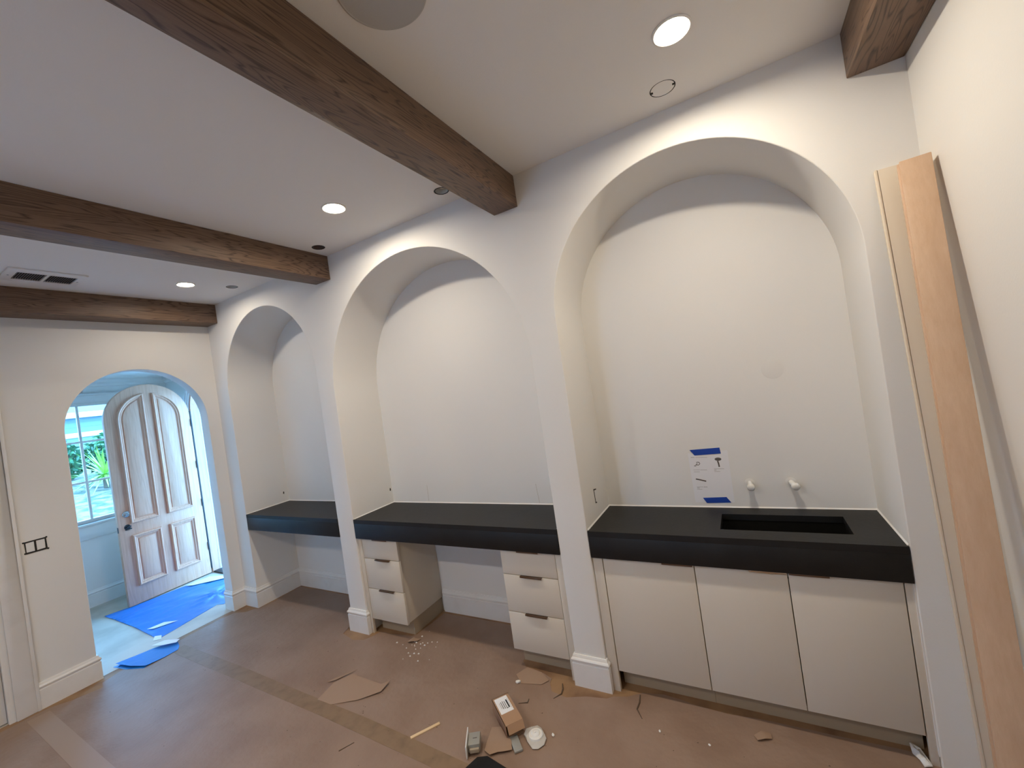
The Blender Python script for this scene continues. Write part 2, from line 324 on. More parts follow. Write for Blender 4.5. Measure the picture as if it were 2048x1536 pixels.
# ------------------------------------------------------------------ beams
for x0, x1, lab in ((3.2304,3.3828,'large brown oak ceiling beam between the middle arch and the sink arch'), (1.6348,1.8007,'brown oak ceiling beam ending above the pier left of the middle arch'),
                    (.0025,.1863,'brown oak ceiling beam nearest the front door, along the left wall'), (4.8146,4.9805,'brown oak ceiling beam along the right wall above the leaning boards')):
    tag(MB().box(x0,x1,YB+.002,-.001,BZ,H-.001).build('ceiling_beam', M['beam'], None, .003, org=((x0+x1)/2,-1.2,BZ)), lab, 'beam', 'oak ceiling beams')

# ------------------------------------------------------------------ ceiling lamps, cut-outs, speaker, vent
for (x, y, r), lab in zip(LAMPS, ('lit round recessed ceiling light in front of the sink arch','lit round recessed ceiling light in front of the middle arch','lit round recessed ceiling light nearest the ceiling vent')+('added ceiling fill light behind the viewer, nearer the right wall','added ceiling fill light behind the viewer, farther from the right wall')):
    t = thing('recessed_light', (x,y,H), lab, 'light', 'lit recessed ceiling lights')
    MB().lathe([(r,0),(r+.0,-.003),(r-.006,-.006),(r-.012,-.004),(r-.015,.006),(r-.015,.012)], (x,y,H)).build('trim_ring', M['trimw'], t)
    MB().lathe([(r-.0145,.003),(.0,.001)], (x,y,H), seg=24).build('lens', M['lens_fill' if y<-1 else 'lens3' if x<1 else 'lens'], t)
for (x, y, r, k), lab in zip(CANS, ('round ceiling cut-out closed by a white drywall plug near the sink arch','small open ceiling can half hidden behind the large beam','small open ceiling can with dark interior beside the second beam','small grey ceiling can above the arch nearest the door')):
    t = thing('ceiling_cutout', (x,y,H), lab, 'ceiling can', 'round ceiling cut-outs')
    if k == 'plug':
        MB().lathe([(0,.0003),(r-.0045,.0003),(r-.0045,.018),(r+.0,.0195),(r,.02)], (x,y,H)).build('plug', M['ceil'], t)
        MB().lathe([(r-.0045,.0008),(r-.0002,.0008)], (x,y,H)).build('gap', M['dark'], t)
        for s in (-1,1): MB().box(x+s*r*.86-.006,x+s*r*.86+.006,y-.005,y+.005,H-.002,H+.004).build('tab', M['dark'], t)
    else:
        MB().lathe([(r-.001,.0),(r-.004,-.002),(r-.007,.0),(r-.007,.018)], (x,y,H)).build('rim', M['black' if k!='can' else 'grille'], t)
        MB().lathe([(r-.009,.0),(r-.009,.018),(r-.012,.06 if k=='rust' else .03),(r-.018,.07 if k=='rust' else .034),(0,.07 if k=='rust' else .034)], (x,y,H)).build('can', M['rust' if k=='rust' else 'can'], t)
        MB().lathe([(.018,.030),(.018,.02),(.012,.016),(0,.016)], (x+.008,y,H+(.036 if k=='rust' else 0))).build('socket', M['trimw' if k=='glass' else 'grille'], t)
sp = thing('ceiling_speaker', (3.604,-1.159,H), 'flat grey round ceiling speaker cut by the top edge', 'speaker')
MB().lathe([(.126,0),(.126,-.003),(.122,-.005),(.118,-.004)], (3.604,-1.159,H), seg=64).build('rim', M['speaker'], sp)
MB().lathe([(.119,-.004),(0,-.0045)], (3.604,-1.159,H), seg=64).build('grille', M['speaker'], sp)
v = thing('ceiling_vent', (.485,-1.135,H), 'white rectangular air vent with two dark grilles in the ceiling', 'vent')
VR = (.355,.625,-1.315,-.965)
vh = [[(.400,-1.268),(.560,-1.268),(.560,-1.142),(.400,-1.142)],[(.400,-1.128),(.560,-1.128),(.560,-1.000),(.400,-1.000)]]
MB().holed([(VR[0],VR[2]),(VR[1],VR[2]),(VR[1],VR[3]),(VR[0],VR[3])], vh, XY, H-.010, H-.0005).build('frame', M['trimw'], v, .002)
for hh in vh:
    x0, y0 = hh[0]; x1, y1 = hh[2]
    MB().box(x0,x1,y0,y1,H-.0018,H-.0008).build('backing', M['dark'], v)
    for i in range(12):
        yy = y0+(y1-y0)*(i+.5)/12
        MB().obox(((x0+x1)/2,yy,H-.006), (1,0,0), (0,.8,.6), (0,-.6,.8), (x1-x0)/2, .0042, .0006).build('slat', M['grille'], v)
for yy in (-1.292,-.985): MB().lathe([(0,-.0015),(.004,-.001),(.005,0)], (.48,yy,H-.010), seg=10).build('screw', M['grille'], v)

# ------------------------------------------------------------------ worktops
def worktop(x0, x1, lab, hole=None):
    t = thing('worktop', ((x0+x1)/2, .2, CB), lab, 'worktop', 'black stone worktops in the arches')
    y0 = -.002; hs = [hole] if hole else []
    MB().holed([(x0+.002,y0),(x1-.002,y0),(x1-.002,D-.004),(x0+.002,D-.004)], hs, XY, CT-.03, CT).build('slab', M['stone'], t)
    MB().box(x0+.002,x1-.002,y0,.026,CB,CT-.0301).build('apron', M['stone'], t, .0015)
    c = .005
    MB().sweep([(x0,.01),(x0,D),(x1,D),(x1,.01)][::-1], [(0,CT-.001),(c,CT),(c*.5,CT+.003),(0,CT+.006)]).build('caulk_bead', M['trimw'], t)
    return t
SK = [(4.143,.100),(4.648,.100),(4.648,.315),(4.143,.315)]
worktop(*A1, 'black stone shelf worktop in the leftmost arch, with no cabinet below')
worktop(*A2, 'black stone desk worktop in the middle arch over two drawer units')
worktop(*A3, 'black stone worktop with sink cut-out in the right arch', SK)
sk = thing('sink', (4.395,.2,.62), 'black rectangular undermount sink in the right worktop', 'sink')
MB().add([(x,y,z) for z,q in ((CT-.0305,.004),(.66,-.004)) for x,y in ((4.143-q,.1-q),(4.648+q,.1-q),(4.648+q,.315+q),(4.143-q,.315+q))],
         [(0,1,5,4),(1,2,6,5),(2,3,7,6),(3,0,4,7),(4,5,6,7)]).add([(x,y,z) for z,q in ((CT-.0305,.014),(.65,.006)) for x,y in ((4.143-q,.1-q),(4.648+q,.1-q),(4.648+q,.315+q),(4.143-q,.315+q))],
         [(0,1,5,4),(1,2,6,5),(2,3,7,6),(3,0,4,7),(4,5,6,7)]).build('basin', M['sink'], sk)
MB().lathe([(.038,.6605),(.034,.664),(.026,.6625),(0,.661)], (4.40,.21,0)).build('drain', M['nickel'], sk)

# ------------------------------------------------------------------ cabinets
FP = .018; FT = .019     # face plane and thickness of the fronts
def pull(x0, x1, z, front, m='bronze'):
    MB().box(x0,x1,FP-.011,FP+.012,z+.0003,z+.0022).box(x0,x1,FP-.012,FP-.0095,z-.007,z+.0022).build('pull', M[m], front, .0006)
def carcass(t, x0, x1, y0=.039, z0=.112, z1=CB-.002):
    MB().box(x0,x0+.016,y0,D-.003,z0,z1).box(x1-.016,x1,y0,D-.003,z0,z1).box(x0,x1,y0,D-.003,z0,z0+.016).box(x0,x1,D-.02,D-.003,z0,z1).box(x0+.016,x1-.016,y0,y0+.012,z1-.03,z1).build('body', M['cab'], t, .0005)
ZT = CB-.0035
c1 = thing('sink_cabinet', (3.76,.2,0), 'cream single door base cabinet left under the sink worktop', 'cabinet')
carcass(c1, 3.566, 4.013)
d = MB().box(3.5665,4.0115,FP,FP+FT,.112,ZT).build('door', M['cab'], c1, .001); pull(3.867,4.008,ZT,d)
MB().box(A3[0]+.002,3.5625,FP-.002,FP+FT,.0,ZT).build('filler', M['cab'], c1, .001)
MB().box(3.564,4.013,.090,.106,0,.111).build('toe_kick', M['toe'], c1)
c2 = thing('sink_cabinet', (4.39,.2,0), 'cream two door base cabinet right under the sink', 'cabinet')
carcass(c2, 4.0145, 4.767)
d = MB().box(4.0155,4.3865,FP,FP+FT,.112,ZT).build('door', M['cab'], c2, .001); pull(4.242,4.3845,ZT,d,'chrome')
d = MB().box(4.3900,4.7645,FP,FP+FT,.112,ZT).build('door', M['cab'], c2, .001); pull(4.3915,4.534,ZT,d)
MB().box(4.7685,A3[1]-.002,FP-.002,FP+FT,0,ZT).build('filler', M['cab'], c2, .001)
MB().box(4.0145,4.7685,.090,.106,0,.111).build('toe_kick', M['toe'], c2)
MB().box(A3[1]-.0045,A3[1]-.0002,.006,.017,.05,CB-.004).build('caulk_bead', M['trimw'], c2)
def drawers(x0, x1, fx, bx, px, lab, fil):
    t = thing('drawer_cabinet', ((bx[0]+bx[1])/2,.2,0), lab, 'cabinet', 'drawer units under the desk worktop')
    MB().box(bx[0],bx[1],.039,D-.003,.112,CB-.002).build('body', M['cab'], t, .0006)
    for z0, z1 in ((.112,.3395),(.3435,.5655),(.5695,ZT)):
        d = MB().box(fx[0],fx[1],FP,FP+FT,z0,z1).build('drawer', M['cab'], t, .001); pull(px[0],px[1],z1,d)
    MB().box(fil[0],fil[1],FP-.002,FP+FT,0,ZT).build('filler', M['cab'], t, .001)
    MB().box(bx[0]+.008,bx[1]-.008,.092,D-.003,0,.1115).build('toe_kick', M['toe'], t)
drawers(0,0,(1.7055,2.060),(1.704,2.050),(1.826,1.975),'cream three drawer unit at the left side of the desk worktop',(A2[0]+.002,1.7025))
drawers(0,0,(2.927,3.2865),(2.937,3.288),(3.045,3.187),'cream three drawer unit at the right side of the desk worktop',(3.2895,A2[1]-.002))

# ------------------------------------------------------------------ sink wall: sheet, tape, pipe stubs, outlet
def pm(zu, zv):
    u = 1360+zu/10.97; w = 880+zv/10.97
    return (4.007+.00254*(u-1376)-.00038*(w-908), 1.16-.00272*(w-908)-.00013*(u-1376))
sh = thing('spec_sheet', (4.105,D,.886), 'white printed sheet with fixture pictures taped above the sink', 'paper')
MB().prism([(4.006,1.162),(4.206,1.172),(4.205,.888),(4.010,.886)], XZ, D-.0008, D-.0002).build('sheet', M['paper'], sh)
def ink(zpoly, name, m='ink'): MB().prism([pm(*p) for p in zpoly], XZ, D-.0012, D-.0009).build(name, M[m], sh)
def stroke(pts, wd, name, m='ink'):
    P_ = [Vector(p) for p in pts]; L_ = []; R_ = []
    for i, q in enumerate(P_):
        t_ = (P_[min(i+1,len(P_)-1)]-P_[max(i-1,0)]).normalized(); n_ = Vector((-t_.y,t_.x))*wd/2
        L_.append(q+n_); R_.append(q-n_)
    ink([tuple(a) for a in L_+R_[::-1]], name, m)
stroke([(315,572),(345,578),(365,560),(350,548),(372,540)], 16, 'faucet_print')
stroke([(360,500),(390,490),(425,498),(440,520),(425,548),(395,560),(375,545),(378,515)], 14, 'faucet_spout_print')
ink([(830+72*math.cos(a*math.pi/8), 418+36*math.sin(a*math.pi/8)) for a in range(16)], 'drain_print')
ink([(830+50*math.cos(a*math.pi/8), 414+18*math.sin(a*math.pi/8)) for a in range(16)], 'drain_top_print', 'inkl') if 0 else None
stroke([(822,455),(845,520),(860,588)], 30, 'drain_tail_print')
stroke([(355,872),(460,890),(582,915)], 28, 'bar_print')
for y, x0, x1 in ((386,240,320),(384,345,600),(668,300,440),(664,450,600),(712,310,440),(632,745,960),(660,750,800),(692,755,880),(1050,380,520),(1046,530,610),(1075,385,440),(1104,385,500)):
    stroke([(x0,y),((x0+x1)/2,y-2),(x1,y-4)], 10 if x1-x0<110 else 7, 'text_line', 'inkl')
tag(MB().prism([(4.018,1.182),(4.170,1.188),(4.173,1.155),(4.040,1.150)], XZ, D-.0022, D-.0013).build('painters_tape', M['ptape']), 'strip of blue tape along the top of the printed sheet', 'tape', 'blue tape strips')
tag(MB().prism([(4.051,.912),(4.169,.917),(4.189,.887),(4.068,.883)], XZ, D-.0022, D-.0013).build('painters_tape', M['ptape']), 'strip of blue tape along the bottom of the printed sheet', 'tape', 'blue tape strips')
for x, z, dx, lab in ((4.289,.992,.003,'white capped pipe stub above the sink, nearest the printed sheet'),(4.472,.995,.012,'white capped pipe stub above the sink, farther from the printed sheet')):
    t = thing('pipe_stub', (x,D,z), lab, 'pipe', 'capped pipe stubs above the sink')
    MB().tube([(x,D,z),(x+dx*.6,D-.028,z-.004),(x+dx,D-.045,z-.006)], .0125, 16).build('pipe', M['white'], t, ang=50)
    cm = MB().tube([(x+dx,D-.040,z-.006),(x+dx*1.1,D-.047,z-.007),(x+dx*1.2,D-.060,z-.008),(x+dx*1.25,D-.066,z-.009)], [.013,.0185,.0185,.012], 16).build('cap', M['white'], t, ang=50)
    MB().lathe([(.024,0),(.024,.0015),(.013,.003)], (x,D,z), (0,-1,0), 20).build('collar', M['trimw'], t)
ob = thing('outlet_opening', (A3[0],.205,.945), 'bracket shaped dark outlet cut in the left side of the sink arch', 'outlet')
X3 = A3[0]
MB().sweep([(.228,1.022),(.186,1.030),(.190,.948),(.212,.944)], [(0,X3-.001),(0,X3+.0015),(.006,X3+.0015),(.006,X3-.001)], YZ).build('slot', M['dark'], ob)
MB().box(X3-.0005,X3+.001,.200,.240,.962,1.012).build('cover', M['wall'], ob)
for x, y, z, lab in ((A2[0],.398,.975,'small dark hole in the left side of the middle arch'),(A1[0],.372,.955,'small dark hole in the left side of the leftmost arch')):
    tag(MB().prism([(y-.006,z-.012),(y+.004,z-.014),(y+.007,z),(y+.001,z+.012),(y-.004,z+.006)], YZ, x-.0005, x+.0012).build('wall_hole', M['dark']), lab, 'hole', 'small wall holes')
sw = thing('switch_box', (0,-1.243,1.03), 'double switch opening with black edges on the left wall', 'switch')
fr_ = [(-1.294,1.112),(-1.192,1.112),(-1.190,1.028),(-1.291,1.028)]
MB().holed(fr_, [[(-1.287,1.040),(-1.249,1.038),(-1.249,1.103),(-1.287,1.102)],[(-1.239,1.038),(-1.199,1.040),(-1.199,1.102),(-1.239,1.103)]], YZ, -.001, .0025).build('rim', M['dark'], sw)
for y0 in (-1.287,-1.239): MB().box(-.001,.0012,y0,y0+.039,1.039,1.103).build('blank', M['wall'], sw)
for y, z in ((-1.296,1.108),(-1.293,1.034),(-1.188,1.030),(-1.190,1.110)): MB().lathe([(.006,0),(.005,.003),(0,.003)], (0,y,z), (1,0,0), 8).build('ear', M['dark'], sw)
tag(MB().lathe([(.050,.0004),(.046,.0009),(0,.001)], (4.465,D,1.575), (0,-1,0), 32).build('wall_patch', mat('patch_grey', (.765,.74,.70,1), .7)), 'faint grey round patch on the wall of the sink arch', 'patch')
tag(MB().sweep([(2.05,.87),(2.052,1.0)], [(-.0008,D-.0002),(-.0008,D-.0006),(.0008,D-.0006),(.0008,D-.0002)], XZ).build('wall_seam', M['toe']), 'left thin vertical seam on the middle arch back wall', 'seam', 'thin wall seams')
tag(MB().sweep([(3.03,.87),(3.02,1.0)], [(-.0008,D-.0002),(-.0008,D-.0006),(.0008,D-.0006),(.0008,D-.0002)], XZ).build('wall_seam', M['toe']), 'right thin vertical seam on the middle arch back wall', 'seam', 'thin wall seams')

# ------------------------------------------------------------------ leaning boards
def lean(name, TL, TR, B, th, m, lab, extra=None):
    TL, TR, B = Vector(TL), Vector(TR), Vector(B); w = TR-TL; a = (TL-B).normalized(); w = w-a*w.dot(a); n = w.cross(a).normalized()
    if n.y > 0: n = -n
    t = thing(name, B+w/2-n*th/2, lab, 'board')
    s = MB(); v_ = [B, B+w, TL+w, TL]; v_ = v_+[p_-n*th for p_ in v_]
    s.add(v_, [(0,1,2,3),(7,6,5,4),(0,4,5,1),(1,5,6,2),(2,6,7,3),(3,7,4,0)])
    return t, s, (B, TL, w, n, a)
t, s, (B,TL,w,n,a) = lean('wood_board', (4.888,-.130,2.250), (4.966,-.143,2.250), (4.780,-.58,.004), .016, M['pine'], 'bare wood board leaning in the corner at the right wall')
s.build('face_board', M['pine'], t, .0025)
o1 = w.normalized()*-.005
for k_, (d0, d1, ov) in enumerate(((.0163,.030,1.0),(.0303,.046,.2))):
    q = MB(); v_ = [B+o1*ov-n*d0, B+w*.985-n*d0, TL+w*.985-n*d0, TL+o1*ov-n*d0]; v_ += [p_-n*(d1-d0) for p_ in v_]
    q.add(v_, [(0,1,2,3),(7,6,5,4),(0,4,5,1),(1,5,6,2),(2,6,7,3),(3,7,4,0)]).build('back_board', M['pine'], t, .002)
t, s, _ = lean('primed_board', (4.849,-.022,2.275), (4.958,-.022,2.275), (4.829,-.305,.004), .016, M['primed'], 'cream primed trim board leaning behind the bare wood board')
s.build('plank', M['primed'], t, .002)
B,TL,w,n,a = _
q = MB(); v_ = [B, B+w*.06, TL+w*.06, TL]; v_ = [p_+n*.0002 for p_ in v_]+[p_+n*.003 for p_ in v_]
q.add(v_, [(0,1,2,3),(7,6,5,4),(0,4,5,1),(1,5,6,2),(2,6,7,3),(3,7,4,0)]).build('edge_bead', M['primed'], t, .001)

# ------------------------------------------------------------------ entry door
dr = thing('door_1', (-1.40,.335,0), 'open arched wooden front door with four raised panels', None, kind='structure')
Hn = Vector((-1.402,.338,0)); Fn = Vector((-1.352,-.428,0)); du = (Fn-Hn).normalized(); DW = (Fn-Hn).length; dnn = Vector((-du.y,du.x,0))
if dnn.x < 0: dnn = -dnn
DM = lambda u_, v_, h_: tuple(Hn+du*u_+Vector((0,0,v_))+dnn*h_)
R_ = DW/2; SPR = 2.282-R_
MB().prism([(0,.014)]+arc(R_, SPR, R_, math.pi, 0, 48)+[(DW,.014)], DM, -.045, 0).build('slab', M['doorwood'], dr, .002)
PROF = [(0,-.001),(0,.013),(.004,.022),(.010,.025),(.016,.023),(.020,.014),(.024,.012),(.031,.013),(.037,.006),(.042,.0005),(.042,-.001)]
def door_panel(shape):
    rows = [[DM(u_, v_, h_) for u_, v_ in shape(o_)] for o_, h_ in PROF]; k = len(rows[0]); s_ = MB()
    s_.add([p_ for r_ in rows for p_ in r_], [(i*k+q, i*k+(q+1)%k, (i+1)*k+(q+1)%k, (i+1)*k+q) for i in range(len(rows)-1) for q in range(k)])
    s_.build('panel_moulding', M['doorwood'], dr)
    MB().prism(shape(.052), DM, -.001, .006).build('panel', M['doorwood'], dr, .0025)
pr = R_-.095; c0 = .040
def tall(sg):
    def f(o):
        r_ = pr-o; c_ = c0+o; a_ = math.acos(c_/r_)
        return [(R_+sg*c_,.835+o)]+[(R_+sg*r_*math.cos(a_*(1-t_/14)), SPR+r_*math.sin(a_*(1-t_/14))) for t_ in range(15)]+[(R_+sg*r_,.835+o)]
    return f
def low(sg): return lambda o: [(R_+sg*(c0+o),.19+o),(R_+sg*(pr-o),.19+o),(R_+sg*(pr-o),.715-o),(R_+sg*(c0+o),.715-o)]
for sg in (-1,1): door_panel(tall(sg)); door_panel(low(sg))
kb = MB().lathe([(.033,0),(.033,.006),(.028,.012),(.018,.014),(.014,.017),(0,.017)], DM(DW-.072,.945,0), dnn, 28).build('deadbolt', M['nickel'], dr)
MB().obox(DM(DW-.070,.945,.021), dnn, du, (0,0,1), .006, .016, .005).build('thumb_turn', M['nickel'], kb, .002)
MB().lathe([(.027,.0002),(.027,.001),(.0,.001)], DM(DW-.068,.812,0), dnn, 24).build('bore_hole', M['black'], dr)
MB().sweep([(DW-.048,.835),(DW-.096,.828),(DW-.098,.806),(DW-.055,.796),(DW-.052,.782),(DW-.09,.775)][::-1], [(-.005,.001),(-.005,.016),(.005,.016),(.005,.001)], DM).build('latch', M['black'], dr) if 0 else MB().obox(DM(DW-.074,.815,.012), du, (0,0,1), dnn, .020, .006, .012).obox(DM(DW-.072,.790,.010), du, (0,0,1), dnn, .026, .006, .008).build('latch', M['black'], dr, .002)
MB().obox(DM(DW+.0005,.80,-.022), du, (0,0,1), dnn, .001, .028, .011).build('latch_plate', M['black'], dr)
for z in (.33,.85,1.30,1.80): MB().obox(DM(-.004,z,.003), du, (0,0,1), dnn, .006, .045, .006).build('hinge', M['black'], dr, .002)
MB().obox(DM(-.012,1.0,-.02), du, (0,0,1), dnn, .006, .94, .018).build('dark_gap_strip', M['black'], dr)  # black strip stands in for the dark gap between door and jamb

# ------------------------------------------------------------------ floor coverings
def sheet_mesh(poly, step, zf, th=.0015):
    xs = [p[0] for p in poly]; ys_ = [p[1] for p in poly]; n = len(poly); pts = [Vector(p) for p in poly]; ed = [(i,(i+1)%n) for i in range(n)]
    def inside(x, y):
        c = False; j = n-1
        for i in range(n):
            if (poly[i][1]>y)!=(poly[j][1]>y) and x < (poly[j][0]-poly[i][0])*(y-poly[i][1])/(poly[j][1]-poly[i][1])+poly[i][0]: c = not c
            j = i
        return c
    x = min(xs)
    while x < max(xs):
        y = min(ys_)
        while y < max(ys_):
            xx = x+random.uniform(-.2,.2)*step; yy = y+random.uniform(-.2,.2)*step
            if inside(xx,yy): pts.append(Vector((xx,yy)))
            y += step
        x += step
    vv, ee, f2, _, _, _ = delaunay_2d_cdt(pts, ed, [], 1, 1e-6)
    s = MB(); k = len(vv); top = [(p.x,p.y,zf(p.x,p.y)+th) for p in vv]; bot = [(p.x,p.y,zf(p.x,p.y)) for p in vv]
    cnt = {}
    for f in f2:
        for i in range(len(f)): cnt.setdefault(frozenset((f[i],f[(i+1)%len(f)])),[]).append((f[i],f[(i+1)%len(f)]))
    fs = [tuple(f) for f in f2]+[tuple(i+k for i in reversed(f)) for f in f2]+[(b_,a_,a_+k,b_+k) for q_ in cnt.values() if len(q_)==1 for a_,b_ in q_]
    s.add(top+bot, fs); return s
def rough_edge(pts, amp=.004, n=4):
    out = []
    for i in range(len(pts)):
        a_ = Vector(pts[i]); b_ = Vector(pts[(i+1)%len(pts)])
        out.append(tuple(a_))
        L_ = (b_-a_).length; m_ = min(14, int(L_/.06))
        for j in range(1, m_): out.append(tuple(a_.lerp(b_, j/m_)+Vector((random.uniform(-amp,amp),random.uniform(-amp,amp)))))
    return out
KZ = .0022
kp = [(.02,YB+.05),(4.95,YB+.05),(4.95,-.02),(4.78,.055),(4.739,.061),(4.526,.055),(4.271,.050),(4.059,.033),(3.93,.040),(3.771,.062),(3.668,.040),(3.60,-.01),(3.535,-.03),(3.505,-.055),(3.40,-.075),(3.30,-.115),(3.21,-.10),(3.175,-.045),(3.17,-.01),(3.105,.015),(3.06,.012),(2.985,.030),(2.94,.075),(2.94,.30),(2.90,.385),(2.08,.38),(2.055,.10),(2.03,.07),(1.86,.045),(1.74,.045),(1.725,-.02),(1.69,-.075),(1.60,-.10),(1.45,-.065),(1.42,.02),(1.40,.38),(.24,.385),(.235,-.02),(.20,-.03),(.16,-.10),(.06,-.14),(.03,-.25),(.045,-.60),(.04,-.90),(.09,-1.04),(.17,-1.06),(.12,-1.2),(.05,-1.29)]
KP = tag(sheet_mesh(rough_edge(kp,.004), .22, lambda x,y: .0002, .002).build('floor_paper', M['kraft'], org=(2.5,-1,0), ang=20), 'brown kraft protection paper with torn edges covering the room floor', 'floor paper')
tag(sheet_mesh([(.17,-.665),(.18,-.575),(1.04,-.575),(1.72,-.590),(2.35,-.596),(3.04,-.625),(3.9,-.66),(3.9,-.755),(2.88,-.70),(2.03,-.678),(1.03,-.672)], .2, lambda x,y: KZ+.0002, .0006).build('seam_tape', M['tape'], ang=20), 'long brown tape strip running along the paper seam', 'tape')
tag(sheet_mesh([(.09,-1.40),(.10,-1.30),(1.2,-1.31),(2.4,-1.32),(2.4,-1.42),(1.2,-1.41)], .2, lambda x,y: KZ+.0002, .0006).build('seam_tape', mat('pale_tape', srgb(158,134,116), .55), ang=20), 'pale tape strip on the paper at the bottom left corner', 'tape')
# lifted flaps and tears of the kraft paper
def flap(poly, lift, lab, m='kraft2', step=.05, nm='paper_flap'):
    base = Vector(poly[0])
    def zf(x, y): return KZ+.0006+max(0, lift(x,y))
    return tag(sheet_mesh(poly, step, zf, .0012).build(nm, M[m], ang=50), lab, 'paper scrap')
flap([(1.90,-.60),(1.88,-.47),(1.945,-.375),(1.99,-.38),(2.205,-.385),(2.24,-.345),(2.25,-.43),(2.16,-.52),(2.02,-.60)], lambda x,y: .012*max(0,min(1,(y+.60)/.25)), 'lifted brown paper flap beside the long tape strip')
flap([(1.83,-.485),(1.85,-.44),(1.93,-.335),(1.915,-.365),(1.87,-.45)], lambda x,y: .006, 'thin torn paper sliver near the lifted flap')
flap([(2.05,.005),(2.075,.045),(2.10,.035),(2.13,.055),(2.12,.02),(2.10,.0),(2.07,-.01)], lambda x,y: .02*(1-abs(x-2.09)/.05), 'curled paper tear at the corner of the left drawer unit', step=.02)
flap([(3.00,.02),(3.10,.008),(3.165,-.035),(3.135,-.075),(3.02,-.10),(2.96,-.05)], lambda x,y: .006*max(0,(y+.1)/.1), 'loose brown paper scrap in front of the right drawer unit')
flap([(3.02,-.415),(3.08,-.40),(3.16,-.46),(3.185,-.50),(3.15,-.525),(3.13,-.535),(3.10,-.56),(3.06,-.545),(3.045,-.50)], lambda x,y: .012*math.sin((x-3.02)*14), 'torn tan cardboard piece between the grey device and the cardboard box', step=.03)
flap([(4.17,-.055),(4.20,-.035),(4.235,-.03),(4.24,-.055),(4.215,-.072),(4.185,-.085)], lambda x,y: .012*abs(math.sin((x-4.17)*40)), 'small curled paper tear in front of the sink cabinet doors', step=.015)
# dark rips in the paper
for pts, lab in (([(3.245,-.03),(3.262,-.065),(3.268,-.10),(3.24,-.145)],'dark jagged rip in the paper beside the wide pier'), ([(3.66,.02),(3.668,-.03),(3.665,-.075),(3.70,-.125)],'dark rip in the paper at the left end of the sink cabinet'),
                 ([(3.115,-.19),(3.12,-.215),(3.075,-.235)],'short rip in the paper behind the cardboard box'), ([(2.35,-.80),(2.385,-.735)],'dark splinter lying on the paper left of the tape strip')):
    s = MB(); s.tube([(x,y,KZ+.001) for x,y in pts], [.0025]+[.004]*(len(pts)-2)+[.0015], 6)
    tag(s.build('paper_rip', M['bark']), lab, 'rip')
# blue plastic on the foyer floor
def wr(x, y):
    a_ = noise.noise(Vector((x*5,y*5,0)))*.010+abs(noise.noise(Vector((x*11,y*4,3))))*.012
    return .002+max(0,a_)
rad = lambda x, y: wr(x,y)+.022*max(0,1-math.hypot(x+.62,y-.03)/.26)*abs(math.sin(4*math.atan2(y-.03,x+.62)))
tp = thing('plastic_sheet', (-.75,-.1,0), 'large blue plastic sheet on the floor in front of the entry door', 'plastic sheet')
sheet_mesh([(-1.43,-.60),(-1.42,-.44),(-1.36,-.40),(-1.33,.02),(-1.24,.22),(-1.05,.33),(-.45,.33),(-.30,.10),(-.275,-.075),(-.34,-.10),(-.30,-.25),(-.235,-.48),(-.205,-.60),(-.26,-.61),(-.8,-.59),(-1.2,-.59)], .022, rad, .0012).build('sheet', M['tarp'], tp, ang=80)
tag(sheet_mesh([(-.52,-.575),(-.46,-.55),(-.38,-.40),(-.50,-.46)], .05, lambda x,y: .014, .0012).build('paper_scrap', M['paper']), 'small white scrap on the large blue plastic sheet', 'paper scrap')
tag(sheet_mesh([(-1.28,.03),(-1.20,.06),(-.95,.30),(-1.00,.34),(-1.26,.25)], .06, lambda x,y: .016, .0012).build('paper_strip', M['paper']), 'white strip on the blue plastic at the door threshold', 'paper scrap')
tag(sheet_mesh([(-.30,-.60),(-.25,-.57),(-.17,-.60),(-.22,-.64)], .05, lambda x,y: .004, .0012).build('paper_scrap', M['paper']), 'tiny white scrap at the near corner of the large blue sheet', 'paper scrap')
s2 = thing('plastic_sheet', (.05,-.75,0), 'small folded blue plastic piece on the threshold of the arch', 'plastic sheet')
fz_ = lambda x,y: .004+.016*max(0,min(1,(-.80-y)/.10))+.006*noise.noise(Vector((x*9,y*9,1)))**2
sheet_mesh([(-.085,-.915),(.08,-.885),(.205,-.835),(.215,-.72),(.205,-.63),(.15,-.60),(.06,-.575),(-.01,-.62),(-.06,-.70),(-.09,-.80)], .03, fz_, .0015).build('sheet', M['tarp'], s2, ang=80)
sheet_mesh([(-.09,-.93),(.07,-.905),(.21,-.848),(.20,-.80),(.05,-.86),(-.08,-.88)], .03, lambda x,y: .0025, .001).build('lower_fold', M['tarp'], s2, ang=80)
tag(sheet_mesh([(.02,-.66),(.10,-.60),(.05,-.555),(-.06,-.62),(-.08,-.70)], .05, lambda x,y: .0235 if y<-.60 else .016, .0012).build('paper_scrap', M['paper']), 'white paper lying at the back edge of the small folded blue plastic', 'paper scrap')

